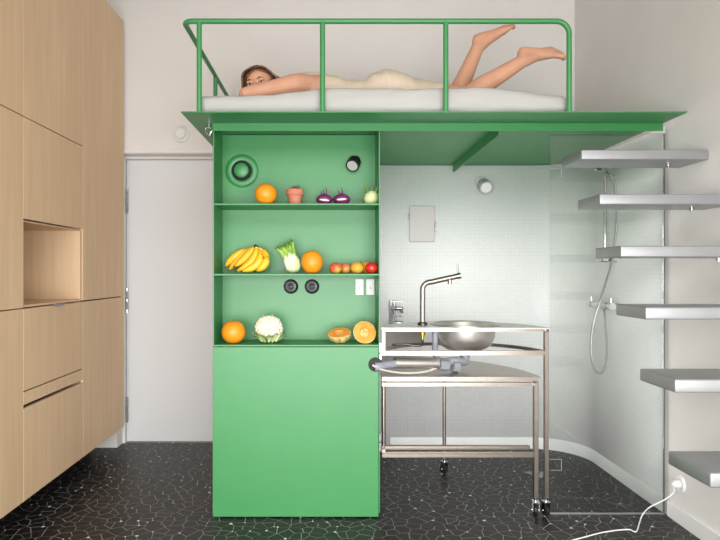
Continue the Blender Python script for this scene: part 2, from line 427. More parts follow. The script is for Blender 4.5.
# ------------------------------------------------------------------ green shelving column
GX0, GX1, GY, GB = -.590, .252, 3.024, 3.262
T = .006
g = thing('shelving_column', 'green steel column with open shelves above a tall plain door', 'shelf unit', (-.17, 3.15, 0))
part('side_panel', B().box(GX0, GX0+T, GY, GB+.02, .02, 1.980, .001), green, g)
part('side_panel', B().box(GX1-T, GX1, GY, GB+.02, .02, 1.980, .001), green, g)
part('back_panel', B().box(GX0+T, GX1-T, GB, GB+T, .867, 1.980), green, g)
S1, S2, S3 = 1.581, 1.226, .868
for z in (S1, S2, S3):
    part('shelf', B().box(GX0+T, GX1-T, GY+.001, GB, z-.009, z, .001), green, g)
dd = part('door', B().box(GX0+.001, GX1-.008, GY-.012, GY-.0005, .006, .858, .0012), green, g)
part('plinth', B().box(GX0+.02, GX1-.02, GY+.03, GB, 0, .02), darkgap, g)
part('pipe_hole_disc', B().lathe([(.030, .002), (.036, .002), (.036, -.002), (0, -.002), (0, 0), (.030, 0)], 28, un(375.5, 364.5, GY-.0135), Mx), rubber, g, True)  # black disc on the door stands in for the darkness of the pipe hole
for z in (.855, .40, .36, .80):
    part('hinge', B().tube([(GX1+.004, GY-.006, z-.025), (GX1+.004, GY-.006, z+.025)], .006, 10).box(GX1-.004, GX1+.001, GY-.011, GY-.001, z-.022, z+.022), chrome, g, True)

def onback(name, label, cat, px, py, group=None):
    p = un(px, py, GB); return thing(name, label, cat, (p.x, GB, p.z), group)
v = onback('air_vent', 'round green air vent on the back of the top shelf', 'vent', 242, 171)
part('rim', B().lathe([(.0565, 0), (.090, 0), (.090, .004), (.082, .012), (.064, .014), (.0565, .011), (.0565, 0)], 40, (0, 0, 0), Mx), green, v, True, True)
part('throat', B().lathe([(0, .001), (.056, .001), (.056, .0105), (0, .0105)], 40, (0, 0, 0), Mx), darkgap, v, True, True)
part('disc', B().lathe([(0, .034), (.030, .032), (.039, .026), (.039, .020), (.012, .018), (.012, .003), (0, .003)], 40, (0, 0, 0), Mx), green, v, True, True)
s = onback('spot_lamp', 'small black cylindrical spot lamp tilted downward under the loft', 'lamp', 356, 160)
Ms = Matrix.Rotation(R(-24), 4, 'Z') @ Matrix.Rotation(R(90+40), 4, 'X')
part('mount', B().lathe([(0, 0), (.022, 0), (.022, .01), (.008, .014), (.008, .035), (0, .035)], 20, (0, 0, 0), Mx), black, s, True, True)
part('lamp_body', B().lathe([(0, .02), (.030, .02), (.036, .026), (.036, .072), (.032, .074), (.030, .070), (0, .070)], 28, (0, 0, .005), Ms), black, s, True, True)
part('lens', B().lathe([(0, .0715), (.029, .0715), (.029, .0702), (0, .0702)], 28, (0, 0, .005), Ms), mat('frosted_lens', (190, 188, 182), .4, var=(30, .05)), s, True, True)
for px, lb in ((291, 'black round wall speaker on the green panel, farther from the white switches'), (312, 'black round wall speaker on the green panel, nearer the white switches')):
    s = onback('wall_speaker', lb, 'speaker', px, 286.5, 'two black round wall speakers')
    part('rim', B().lathe([(.026, .002), (.028, .014), (.034, .016), (.039, .010), (.040, 0), (.026, 0)], 32, (0, 0, 0), Mx), black, s, True, True)
    part('cone', B().lathe([(0, .012), (.006, .011), (.011, .006), (.027, .0035), (.027, .001), (0, .001)], 32, (0, 0, 0), Mx), mat('dark_cone', (96, 96, 98), .35, metal=.6, var=(30, .1)), s, True, True)
for px, lb in ((359.5, 'white switch plate on the green back panel, the one nearer the speakers'), (370.2, 'white switch plate on the green back panel, nearer the shower')):
    s = onback('switch_plate', lb, 'switch', px, 287, 'two white switch plates')
    part('plate', B().box(-.022, .022, -.008, 0, -.043, .043, .002), whitep, s, False, True)
    part('rocker', B().box(-.013, .013, -.0105, -.008, -.024, .024, .0008), whitep, s, False, True)
    part('marking', B().box(-.002, .002, -.0112, -.0104, -.012, .004), greyp, s, False, True)

# ------------------------------------------------------------------ loft platform
PZ = 1.983; PY = 2.814
lp = thing('loft_platform', 'green steel loft deck carried over the shelving column and shower', 'platform', (.5, 3.5, PZ))
part('deck_plate', B().box(-.70, 1.676, PY, YB-.002, PZ, PZ+.006, .001), green, lp)
part('fascia_beam', B().box(GX0-.001, 1.676, GY-.006, GY-.001, 1.945, PZ), green, lp)
part('rib', B().box(.858, .866, GY+.03, YB-.03, 1.932, PZ), green, lp)
part('rib', B().box(-.25, -.242, GB+.03, 3.295, 1.94, PZ), green, lp)
q = un(208.5, 126, 3.03)
t = thing('steel_shackle', 'small steel shackle bolted under the loft deck beside the green column', 'shackle', (q.x, 3.03, PZ))
part('bolt', B().tube([(q.x, 3.03, PZ), (q.x, 3.03, PZ-.02)], .009, 8), chrome, t, True)
part('ring', B().tube(catmull([(q.x-.012, 3.03, PZ-.018), (q.x-.016, 3.03, PZ-.035), (q.x, 3.03, PZ-.052), (q.x+.016, 3.03, PZ-.035), (q.x+.012, 3.03, PZ-.018)], 5), .004, 8), chrome, t, True)
part('nut', B().ball((q.x+.008, 3.03, PZ-.056), .009, 2), chrome, t, True)

# guard rail
RY = 2.845; RZ = 2.424; rr = .0125
gr = thing('guard_rail', 'green tubular guard rail along the loft edge', 'railing', (.2, RY, PZ+.006))
XA, XB = -.695, 1.134
def arc(c, a0, a1, r, ax, n=8):
    out = []
    for k in range(n+1):
        a = a0+(a1-a0)*k/n
        out.append(Vector(c)+(Vector((math.cos(a)*r, 0, math.sin(a)*r)) if ax == 'y' else Vector((math.cos(a)*r, math.sin(a)*r, 0))))
    return out
pts = [(XA, YB-.003, RZ), (XA, RY+.06, RZ)]+arc((XA+.045, RY+.045, RZ), math.pi, math.pi*1.5, .045, 'z')+arc((XB-.06, RY, RZ-.06), math.pi/2, 0, .06, 'y')+[(XB, RY, PZ+.0062)]
part('top_rail', B().tube(pts, rr, 12), green, gr, True)
for x in (-.62, -.0355, .549): part('post', B().tube([(x, RY, PZ+.0062), (x, RY, RZ)], rr, 12), green, gr, True)
part('post', B().tube([(XA, 3.64, PZ+.0062), (XA, 3.64, RZ)], rr, 12), green, gr, True)

# mattress
def mattress():
    x0, x1, y0, y1, z0, z1 = -.655, 1.17, 2.885, 4.15, PZ+.008, 2.086
    nx, ny, nz = 90, 50, 8; bm = bmesh.new(); bmesh.ops.create_cube(bm, size=2)
    bmesh.ops.delete(bm, geom=bm.verts[:], context='VERTS')
    def pt(a, b_, c):
        # rounded box: a,b,c in -1..1
        hx, hy, hz = (x1-x0)/2, (y1-y0)/2, (z1-z0)/2; r = .052
        p = Vector((a*hx, b_*hy, c*hz)); q_ = Vector((max(-hx+r, min(hx-r, p.x)), max(-hy+r, min(hy-r, p.y)), max(-hz+r, min(hz-r, p.z))))
        dlt = p-q_
        if dlt.length > 1e-9: p = q_+dlt.normalized()*r
        p += Vector(((x0+x1)/2, (y0+y1)/2, (z0+z1)/2))
        up = max(0, c)
        edge = max(0, 1-(p.y-y0)/.5)
        p.z += up*(noise.noise(Vector((p.x*3.1, p.y*4, 1.3)))*.014+noise.noise(Vector((p.x*9, p.y*12, 7)))*.007
                   + .046*math.exp(-((p.x-.12)/.36)**2)*edge+.036*math.exp(-((p.x-.72)/.28)**2)*edge+.002*edge)
        f = .5*(1-abs(c))+.3
        p.y += f*noise.noise(Vector((p.x*7, p.z*22, 3)))*.016*(1 if p.y < y0+.1 else 0)
        p.x += f*noise.noise(Vector((p.y*7, p.z*22, 5)))*.02*(1 if p.x < x0+.1 else 0)
        return p
    for (ax, sg) in ((2, 1), (2, -1), (0, 1), (0, -1), (1, 1), (1, -1)):
        d_ = {2: (nx, ny), 0: (ny, nz), 1: (nx, nz)}[ax]; grid = []
        for i in range(d_[0]+1):
            row = []
            for j in range(d_[1]+1):
                s_, t_ = -1+2*i/d_[0], -1+2*j/d_[1]
                abc = (s_, t_, sg) if ax == 2 else ((sg, s_, t_) if ax == 0 else (s_, sg, t_))
                row.append(bm.verts.new(pt(*abc)))
            grid.append(row)
        for i in range(d_[0]):
            for j in range(d_[1]): bm.faces.new((grid[i][j], grid[i+1][j], grid[i+1][j+1], grid[i][j+1]))
    bmesh.ops.remove_doubles(bm, verts=bm.verts[:], dist=.0002)
    b = B(); b.bm.free(); b.bm = bm
    o = part('mattress', b, sheet, None, 'all'); tag(o, 'white sheeted mattress lying on the green loft deck', 'mattress')
mattress()

# ------------------------------------------------------------------ cantilevered stair treads
for i, (z, lb) in enumerate(((1.79, 'topmost aluminium tread just below the loft deck'), (1.565, 'second aluminium stair tread down from the loft'),
                             (1.338, 'third aluminium stair tread down from the loft'), (1.108, 'third aluminium stair tread up from the floor'),
                             (.880, 'second aluminium stair tread up from the floor'), (.632, 'lowest aluminium stair tread, above the white wall socket'))):
    y = 2.72-.1845*i; x0 = 1.140
    t = thing('stair_tread', lb, 'stair tread', (XR, y, z), 'cantilevered aluminium treads')
    part('tread', B().box(x0, XR-.001, y, y+.228, z-.045, z, .006, 3), alum, t, True)
    part('fixing_bolt', B().lathe([(0, 0), (.011, 0), (.011, -.010), (.006, -.012), (.006, -.016), (0, -.016)], 12, (XR-.12, y+.12, z-.0455)), chrome, t, True)

# ------------------------------------------------------------------ shower glass
GXa, GXb, GYg = 1.122, 1.706, 3.06
gp = thing('glass_screen', 'clear fixed glass screen standing in front of the shower', 'glass panel', (1.4, GYg, 0))
part('pane', B().box(GXa, GXb-.006, GYg-.004, GYg+.004, .0065, 1.940, .0008), glass, gp)
part('bottom_channel', B().box(GXa, GXb, GYg-.005, GYg+.005, 0.0005, .006), alum, gp)
part('wall_channel', B().box(GXb-.0055, GXb-.001, GYg-.005, GYg+.005, .0065, 1.940), mat('dark_seal', (84, 84, 84), .5, var=(20, .1)), gp)
for yy in (174.5, 464.5):
    p = un(556, yy, GYg)
    b = B()
    for a in (-1, 1): b.box(p.x-.029, p.x+.027, GYg-.0065, GYg-.004, p.z+a*.028-.0008, p.z+a*.028+.0008)
    b.box(p.x+.025, p.x+.027, GYg-.0065, GYg-.004, p.z-.027, p.z+.027)
    part('hinge_cutout', b, greyp, gp)

# shower set on the right wall
sx, sy = 1.65, 3.60
def W(px, py, Y=3.6): return un(px, py, Y)
sh = thing('shower_set', 'chrome hand shower on a riser rail seen through the glass', 'shower', (XR-.01, sy, 1.04))
zt = W(606, 172).z; zb = W(606, 250).z
part('riser_rail', B().tube([(sx, sy, zb-.03), (sx, sy, zt)], .009, 10), chrome, sh, True)
for z in (zt-.02, zb): part('wall_bracket', B().tube([(sx, sy, z), (XR-.012, sy, z)], .008, 8).box(sx-.014, sx+.014, sy-.014, sy+.014, z-.014, z+.014, .004), chrome, sh, True)
hd = part('hand_shower', B().tube([(sx+.035, sy-.01, zt-.02), (sx, sy-.02, zt+.012), (sx-.035, sy-.03, zt+.004)], [.009, .011, .013], 10, round_ends=True)
     .lathe([(0, .012), (.026, .010), (.034, 0), (.03, -.004), (0, -.004)], 20, (sx-.045, sy-.03, zt+.002), Matrix.Rotation(R(15), 4, 'Y')), chrome, sh, True)
part('soap_tray', B().box(W(603, 250).x-.02, W(616, 250).x, sy-.03, sy+.04, W(0, 262).z, W(0, 256).z, .004), chrome, sh, True)
mz = W(602, 305).z
mx_ = part('mixer', B().tube([(1.625, sy-.09, mz), (1.625, sy+.09, mz)], .022, 14, round_ends=True).tube([(1.625, sy-.06, mz), (XR-.011, sy-.06, mz)], .014, 10).tube([(1.625, sy+.06, mz), (XR-.011, sy+.06, mz)], .014, 10), chrome, sh, True)
for a in (-1, 1): part('tap_knob', B().tube([(1.625, sy+a*.105, mz), (1.625, sy+a*.15, mz)], .02, 14).tube([(1.625, sy+a*.13, mz), (1.625, sy+a*.13, mz+.045)], .005, 8), chrome, mx_, True)
hose = [(sx+.035, sy-.01, zt-.022), W(615, 187, 3.58), W(617, 210, 3.57), W(615, 240, 3.57), W(611, 265, 3.55), W(602, 295, 3.5), W(593, 325, 3.5), W(591, 352, 3.5), W(595, 369, 3.5), W(601, 373, 3.5), W(606, 364, 3.5), W(607, 345, 3.51), W(605, 318, 3.53), (1.625, sy-.04, mz-.02)]
part('hose', B().tube(catmull(hose, 6), .007, 8), mat('grey_hose', (176, 178, 178), .3, metal=.6, var=(60, .08)), sh, True)

# back-wall fittings in the shower
YS = YB-.030
p = un(422, 224, YS)
wm = thing('wall_mirror', 'small rounded grey mirror on the white mosaic wall', 'mirror', (p.x, YS, p.z))
def rrect(hx, hz, r, y0, y1):
    b = B(); o = []
    for cx, cz, a in ((hx-r, hz-r, 0), (-hx+r, hz-r, 90), (-hx+r, -hz+r, 180), (hx-r, -hz+r, 270)):
        for k in range(7): o.append((cx+r*math.cos(R(a+15*k)), cz+r*math.sin(R(a+15*k))))
    b.poly(o, 0, 1)
    for v in b.bm.verts: v.co = Vector((v.co.x, y0+(y1-y0)*v.co.z, v.co.y))
    return b
part('mirror_plate', rrect(.086, .122, .014, -.008, 0), mat('mirror_reflection_grey', (196, 190, 186), .3, metal=0., var=(3, .02)), wm, False, True)  # flat grey painted in place of the mirror's reflection
part('backing', rrect(.091, .127, .016, 0, .004), greyp, wm, False, True)
for a in (-1, 1): part('clip', B().box(a*.092-.004, a*.092+.004, -.012, .004, -.055 if a > 0 else .03, .02 if a > 0 else .075, .001), chrome, wm, False, True)
p = un(482.5, 185, YS)
wl_ = thing('shower_spot', 'small white spot lamp on the mosaic wall under the loft', 'lamp', (p.x, YS, p.z))
Ml = Matrix.Rotation(R(6), 4, 'Z') @ Matrix.Rotation(R(90+30), 4, 'X')
lampm = mat('lamp_grey', (186, 184, 182), .4, var=(15, .03))
part('mount', B().lathe([(0, -.004), (.038, -.004), (.038, .010), (.030, .014), (0, .014)], 24, (-.012, 0, .025), Mx), lampm, wl_, True, True)
part('lamp_body', B().lathe([(0, 0), (.034, 0), (.045, .02), (.047, .085), (.041, .088), (.037, .080), (0, .080)], 28, (0, -.005, .01), Ml), lampm, wl_, True, True)
part('lens', B().lathe([(0, .0815), (.036, .0815), (.036, .0802), (0, .0802)], 28, (0, -.005, .01), Ml), whitep, wl_, True, True)
p = un(392, 313, YS)
tm = thing('wall_mixer', 'chrome two-lever mixer tap on the mosaic wall behind the basin', 'tap', (p.x, YS, p.z))
part('column', B().tube([(-.010, -.035, -.095), (-.010, -.035, .09)], .008, 10).tube([(.012, -.035, -.095), (.012, -.035, .085)], .008, 10).box(-.022, .024, -.012, .004, -.1, .09, .004), chrome, tm, True, True)
for z in (.035, -.065):
    v = part('valve', B().tube([(-.012, -.035, z), (.06, -.05, z)], .015, 12, round_ends=True).tube([(.05, -.05, z), (.068, -.05, z-.03)], .009, 8), chrome, tm, True, True)
    part('lever', B().box(-.004, .066, -.06, -.044, z+.044, z+.05, .002).tube([(.0, -.052, z), (.0, -.052, z+.046)], .006, 8), chrome, v, True, True)
# corner drain in the floor
dn = thing('floor_drain', 'triangular steel drain plate in the shower floor', 'drain', (.82*1.3, 3.62, .0))
q1, q2, q3 = [(1.195, 3.70), (1.335, 3.70), (1.265, 3.585)]
b = B().poly([q1, q3, q2], .0004, .004); part('plate', b, alum, dn)
for k in range(3): part('slot', B().poly([(1.235+.02*k, 3.665), (1.247+.02*k, 3.665), (1.247+.02*k, 3.685), (1.235+.02*k, 3.685)], .0041, .0046), black, dn)

# ------------------------------------------------------------------ swing-out steel tables
def quarter(cx, cy, r, a0=0., a1=90., n=18): return [(cx+r*math.cos(R(a0+(a1-a0)*k/n)), cy+r*math.sin(R(a0+(a1-a0)*k/n))) for k in range(n+1)]
def bar(b, P, wdt, z0, z1):
    """flat-sided bar following a plan polyline"""
    P = [Vector(p) for p in P]; ins, outs = [], []
    for k, p in enumerate(P):
        t = (P[min(k+1, len(P)-1)]-P[max(k-1, 0)]).normalized(); n_ = Vector((t.y, -t.x))
        ins.append(p-n_*wdt/2); outs.append(p+n_*wdt/2)
    rings = [[b.bm.verts.new((*outs[k], z0)), b.bm.verts.new((*outs[k], z1)), b.bm.verts.new((*ins[k], z1)), b.bm.verts.new((*ins[k], z0))] for k in range(len(P))]
    for A, D in zip(rings, rings[1:]):
        for k in range(4): b.bm.faces.new((A[k], A[(k+1) % 4], D[(k+1) % 4], D[k]))
    b.bm.faces.new(rings[0]); b.bm.faces.new(rings[-1][::-1]); return b
def caster(root, x, y, ang=0.):
    M = Matrix.Translation((x, y, 0)) @ Matrix.Rotation(ang, 4, 'Z')
    def tr(b): b.bm.transform(M); return b
    c = part('caster', tr(B().box(-.017, .017, -.02, .02, .072, .076).box(-.017, -.014, -.014, .014, .025, .073).box(.014, .017, -.014, .014, .025, .073).tube([(0, .0, .076), (0, 0, .092)], .008, 10)), chrome, root, True)
    part('wheel', tr(B().lathe([(0, -.011), (.022, -.011), (.0285, -.007), (.0285, .007), (.022, .011), (0, .011)], 24, (0, .006, .0290), Matrix.Rotation(R(90), 4, 'Y'))), rubber, c, True)
    part('axle', tr(B().tube([(-.020, .006, .029), (.020, .006, .029)], .006, 10)), chrome, c, True)
TX, TY = .262, 3.024
# upper: basin table
RU = .421; UX = TX+RU
ut = thing('basin_table', 'stainless steel half-round basin table beside the green column', 'table', (UX, TY+.2, 0))
zt1 = .953
def slab(out, z0, z1, hole=None):
    b = B()
    if hole is None: return b.poly(out, z0, z1)
    hx, hy, hr = hole; n = 40; bm = b.bm
    for z in (z0, z1):
        o = [bm.verts.new((x, y, z)) for x, y in out]; h = [bm.verts.new((hx+hr*math.cos(6.2832*k/n), hy+hr*math.sin(6.2832*k/n), z)) for k in range(n)]
        E = [bm.edges.new((o[k], o[(k+1) % len(o)])) for k in range(len(o))]+[bm.edges.new((h[k], h[(k+1) % n])) for k in range(n)]
        bmesh.ops.triangle_fill(bm, use_beauty=True, edges=E)
        if z == z0: o0, h0 = o, h
    for k in range(len(o)): bm.faces.new((o0[k], o0[(k+1) % len(o)], o[(k+1) % len(o)], o[k]))
    for k in range(n): bm.faces.new((h0[k], h0[(k+1) % n], h[(k+1) % n], h[k]))
    return b
SX, SY, SR = .726, 3.232, .184
part('worktop', slab(quarter(UX, TY-.002, RU+.004, 0, 180, 48), zt1-.004, zt1, (SX, SY, SR-.022)), satin, ut)
part('top_frame', bar(bar(B(), [(TX, TY+.011), (TX+2*RU, TY+.011)], .022, zt1-.018, zt1-.0045), quarter(UX, TY, RU-.009, 3.5, 176.5, 40), .016, zt1-.018, zt1-.0045), steel, ut)
zl = .826
part('lower_frame', bar(bar(B(), [(TX, TY+.011), (TX+2*RU-.022, TY+.011)], .022, zl-.011, zl+.011), quarter(UX, TY, RU-.009, 3.5, 176.5, 40), .014, zl-.009, zl+.009), steel, ut)
part('upright', B().box(TX, TX+.016, TY, TY+.022, zl+.0112, zt1-.0182), steel, ut)
part('leg', B().box(TX+2*RU-.022, TX+2*RU, TY, TY+.022, .092, zt1-.0182, .002), steel, ut); caster(ut, TX+2*RU-.011, TY+.011, R(12))
part('grey_panel', bar(B(), quarter(UX, TY, RU-.009, 112, 168, 16), .004, zl+.0092, zt1-.0182), satin, ut, True)  # curved steel plate added to give a grey area at back left
# wing-nut on the front corner
part('corner_bolt', B().tube([(TX+2*RU-.011, TY-.010, zt1-.012), (TX+2*RU-.011, TY+.001, zt1-.012)], .008, 10), chrome, ut, True)

sk = thing('sink_bowl', 'round stainless steel sink bowl set in the table top', 'sink', (SX, SY, zt1))
part('bowl', B().lathe([(SR, zt1+.004), (SR-.004, zt1+.008), (SR-.014, zt1+.007), (SR-.024, zt1-.006), (SR-.030, zt1-.06), (SR-.05, zt1-.105), (SR-.09, zt1-.128), (.03, zt1-.132), (.03, zt1-.136),
     (SR-.088, zt1-.132), (SR-.047, zt1-.109), (SR-.0265, zt1-.061), (SR-.0228, zt1-.004), (SR-.018, zt1+.0005), (SR, zt1+.001), (SR, zt1+.004)], 56, (SX, SY, 0)), satin, sk, True)
part('drain_fitting', B().lathe([(0, zt1-.133), (.036, zt1-.133), (.036, zt1-.1365), (.026, zt1-.150), (.026, zt1-.185), (0, zt1-.185)], 24, (SX, SY, 0)), greyp, sk, True)
zp = .765
part('trap', B().tube(catmull([(SX, SY, zt1-.17), (SX, SY-.01, zt1-.20), (SX-.05, SY-.05, zp+.0), (SX-.12, SY-.07, zp-.004), (SX-.19, SY-.085, zp)], 5), .021, 12), greyp, sk, True)
dp = [(SX-.19, SY-.085, zp), (.50, 3.125, zp), (.36, 3.085, zp), (.29, 3.045, zp), (.245, 3.005, zp-.003), (.226, 3.002, zp-.004)]
pp = part('drain_pipe', B().tube(catmull(dp, 5), .021, 14), greyp, sk, True)
part('sleeve', B().tube([un(394.5, 363, 3.07), un(438, 363.2, 3.13)], .0275, 20), satin, pp, True)
part('pipe_nut', B().tube([un(439, 364.5, 3.135), un(448, 365, 3.15)], .030, 8).tube([un(452, 366, 3.16), un(458, 367, 3.17)], .031, 8), greyp, pp)
part('overflow_pipe', B().tube([un(435, 331, 3.2), un(435, 350, 3.2), un(437, 361, 3.16)], .016, 12), whitep if False else greyp, sk, True)
ch = [un(372.5, 365, 2.992), un(380, 369, 2.99), un(395, 372.2, 3.03), un(412, 373, 3.06), un(428, 371, 3.10), un(440, 366, 3.13)]
o = part('waste_hose', B().tube(catmull(ch, 5), .0055, 8), mat('beige_hose', (205, 198, 188), .4, var=(20, .04)), sk, True)

# faucet
fp = un(422.5, 327, 3.2); fx, fy = fp.x, 3.2
fc = thing('kitchen_faucet', 'tall brushed steel kitchen faucet with a slanted spout beside the sink', 'faucet', (fx, fy, zt1))
p_top = un(422.5, 291, fy); p_c = un(422.5, 279.5, fy); p_b = un(433, 286-8, fy); e = un(459.5, 276.5-.5, fy)
cor = bez(p_top, un(422.3, 282.5, fy), un(431, 282, fy), 8)
part('base', B().lathe([(0, 0), (.027, 0), (.027, .010), (.020, .016), (0, .016)], 24, (fx, fy, zt1)), mat('dark_steel', (96, 92, 90), .3, metal=1, var=(20, .1)), fc, True)
part('spout', B().tube([(fx, fy, zt1+.015)]+cor+[un(458, 276, fy)], .0145, 16), steel, fc, True)
part('spout_cap', B().tube([un(457.5, 276.2, fy), un(460.5, 275.5, fy)], .0165, 16), steel, fc, True)
part('nozzle', B().tube([un(449.5, 279, fy), un(449.9, 284, fy)], .011, 14), steel, fc, True)
part('lever', B().tube([un(457.8, 274, fy), un(457.6, 264, fy)], .0045, 10), steel, fc, True)
part('threaded_shank', B().tube([(fx, fy, zt1-.0045), (fx, fy, zt1-.055)], .014, 12).tube([(fx, fy, zt1-.055), (fx, fy, zt1-.075)], .009, 10), brass, fc, True)
part('supply_hose', B().tube(catmull([(fx, fy, zt1-.074), (fx+.002, fy+.01, zt1-.10), (fx-.02, fy+.02, zt1-.115), (fx-.10, fy+.03, zt1-.108), (fx-.19, fy+.05, zt1-.112)], 5), .006, 8), chrome, fc, True)

# lower table
RLo = .795; TYL = TY+.030; TYF = TY+.002
lt = thing('lower_table', 'lower stainless steel quarter-round table on casters nested under the basin table', 'table', (TX+.4, TY+.35, 0))
zt2 = .706
part('table_top', slab([(TX, TYF-.002)]+quarter(TX, TYF-.002, RLo+.006, 0, 90, 28), zt2-.004, zt2), steel, lt)
part('top_frame', bar(bar(B(), [(TX, TYF+.011), (TX+RLo-.004, TYF+.011)], .022, zt2-.022, zt2-.0045), quarter(TX, TYF, RLo-.011, 1.6, 89), .022, zt2-.026, zt2-.0045), steel, lt)
part('under_bar', bar(B(), [(TX, TYF+.008), (TX+RLo-.030, TYF+.008)], .016, zt2-.048, zt2-.029), steel, lt)
part('leg', B().box(TX+RLo-.028, TX+RLo-.004, TYF, TYF+.024, .092, zt2-.0262, .002), steel, lt); caster(lt, TX+RLo-.016, TYF+.012, R(-10))
ax_, ay_ = TX+(RLo-.012)*math.cos(R(56)), TYF+(RLo-.012)*math.sin(R(56))
part('leg', B().tube([(ax_, ay_, .092), (ax_, ay_, zt2-.027)], .011, 12), steel, lt, True); caster(lt, ax_, ay_, R(30))
part('leg', B().tube([(TX+.014, TYF+.065, .305), (TX+.014, TYF+.065, zt2-.005)], .0115, 12), steel, lt, True)
part('bottom_rail', B().box(TX, TX+RLo-.0285, TYF, TYF+.022, .298, .322, .002), steel, lt)
part('bottom_rail', B().box(TX, TX+RLo-.0285, TYF+.055, TYF+.077, .318, .342, .002), steel, lt)
part('rail_link', B().box(TX+.0, TX+.02, TYF+.022, TYF+.055, .305, .335), steel, lt)
part('corner_bolt', B().tube([(TX+RLo-.03, TYF-.008, zt2-.037), (TX+RLo-.03, TYF+.001, zt2-.037)], .006, 10), chrome, lt, True)

# ------------------------------------------------------------------ wall socket with a white cable
p = un(681, 484, XR*600/351)
so = thing('wall_socket', 'round white wall socket low on the wall under the lowest tread', 'socket', (XR, p.y, p.z))
My = Matrix.Rotation(R(-90), 4, 'Y')
part('plate', B().lathe([(0, 0), (.041, 0), (.041, .006), (.037, .010), (.026, .010), (.024, .004), (0, .004)], 28, (0, 0, 0), My), whitep, so, True, True)
wc = thing('power_cable', 'white power cable plugged in and trailing over the black floor', 'cable', (1.5, 2.95, 0))
part('plug', B().tube([(XR-.005, p.y, p.z), (XR-.030, p.y, p.z), (XR-.045, p.y, p.z-.004)], [.021, .019, .009], 14), whitep, wc, True)
cp = [(XR-.042, p.y, p.z-.004), un(674, 492, 2.94), un(664, 500, 2.95), un(650, 507, 2.97), un(643, 514, 3.0)]
for px, py in ((640, 521), (637, 530.5), (634, 531.5), (629, 529.5), (615, 530.5), (600, 533), (585, 537), (570, 541), (550, 548)):
    Y = 600*(CAMZ-.0045)/(py-272); cp.append(((px-330)/600*Y, Y, .0045))
part('cord', B().tube(catmull(cp, 6), .0031, 8), whitep, wc, True)

# ------------------------------------------------------------------ fruit, vegetables and a pot on the shelves
def put(px, Y, z): return Vector(((px-330)/600*Y, Y, z))
orangem = mat('orange_peel', (240, 150, 30), .42, bump=(230, .35, .0015), var=(14, .06))
stemm = mat('dry_stem', (96, 84, 40), .8, var=(40, .2))
def blob(rx, rz, seed, amt=.03, dim=0.):
    b = B(); b.ball((0, 0, 0), 1, 4)
    for v in b.bm.verts:
        n_ = 1+amt*noise.noise(v.co*1.6+Vector((seed, 0, 0)))
        dz = dim*math.exp(-(v.co.x**2+v.co.y**2)/.06) if v.co.z > 0 else dim*.7*math.exp(-(v.co.x**2+v.co.y**2)/.05)
        v.co = Vector((v.co.x*rx*n_, v.co.y*rx*n_, rz*(v.co.z*n_ - (dz if v.co.z > 0 else -dz))+rz))
    zmin = min(v.co.z for v in b.bm.verts)
    for v in b.bm.verts: v.co.z -= zmin
    return b
for k, (px, z, rx, rz, lb) in enumerate(((266, S1, .0575, .056, 'large orange on the top shelf beside the terracotta pot'),
        (312, S2, .0565, .062, 'large orange on the middle shelf beside the fennel'), (233.5, S3, .062, .060, 'large orange on the bottom shelf beside the cauliflower'))):
    t = thing('orange', lb, 'orange', put(px*1., 3.09, z+.0002), 'large oranges')
    part('peel', blob(rx, rz, k*3.1, .025, .05), orangem, t, 'all', True)
    part('stem_button', B().lathe([(0, .003), (.004, .002), (.006, -.002), (0, -.004)], 8, (0, .0, rz*1.93)), stemm, t, True, True)

# terracotta pot
t = thing('terracotta_pot', 'small terracotta pot with dry stubble on the top shelf', 'flower pot', put(295, 3.14, S1+.0002))
terra = ramp2('terracotta', (196, 112, 84), (206, 140, 116), 14, .8, bump=.2)
part('pot', B().lathe([(0, 0), (.030, 0), (.039, .058), (.034, .058), (.028, .006), (0, .006)], 28), terra, t, True, True)
part('rim', B().lathe([(.0385, .055), (.046, .055), (.048, .084), (.043, .084), (.0385, .06)], 28), terra, t, True, True)
part('soil', B().lathe([(0, .080), (.02, .079), (.042, .074), (.040, .066), (0, .066)], 20).shake(60, .004), mat('brown_soil', (120, 84, 56), .9, var=(60, .3)), t, True, True)
b = B(); rnd = random.Random(4)
for k in range(26):
    a = rnd.uniform(0, 6.28); r = rnd.uniform(0, .032); h = rnd.uniform(.012, .030)
    b.tube([(r*math.cos(a), r*math.sin(a), .073), (r*1.1*math.cos(a)+rnd.uniform(-.004, .004), r*1.1*math.sin(a), .078+h)], [.0026, .0012], 5)
part('stubble', b, stemm, t, False, True)['kind'] = 'stuff'

# purple kohlrabi
purple = ramp2('purple_skin', (92, 30, 82), (134, 58, 116), 10, .35)
pale = mat('pale_flesh', (232, 222, 208), .5, var=(20, .05))
for k, (px, lb, rot) in enumerate(((324.5, 'purple kohlrabi bulb next to the terracotta pot', .3), (341.5, 'purple kohlrabi bulb next to the pale green kohlrabi', -.2))):
    t = thing('kohlrabi', lb, 'kohlrabi', put(px, 3.13, S1+.0002), 'purple kohlrabi pair')
    part('bulb', B().lathe([(0, .002), (.016, 0), (.032, .010), (.043, .024), (.045, .034), (.038, .046), (.024, .055), (.012, .060), (0, .061)], 24).shake(18, .004, k), purple, t, 'all', True)
    part('scar', B().ball((.0, -.0425, .024+.004*k), (.026, .005, .006), 3, Matrix.Rotation(rot*.4, 4, 'Y')), pale, t, True, True)
    for j in range(4):
        a = j*1.6+k; part('stalk', B().tube([(.010*math.cos(a), .010*math.sin(a), .056), (.014*math.cos(a)-.004, .014*math.sin(a), .085-.008*j), (.012*math.cos(a)-.010, .016*math.sin(a), .098-.012*j)], [.0045, .003, .0012], 6), purple, t, True, True)
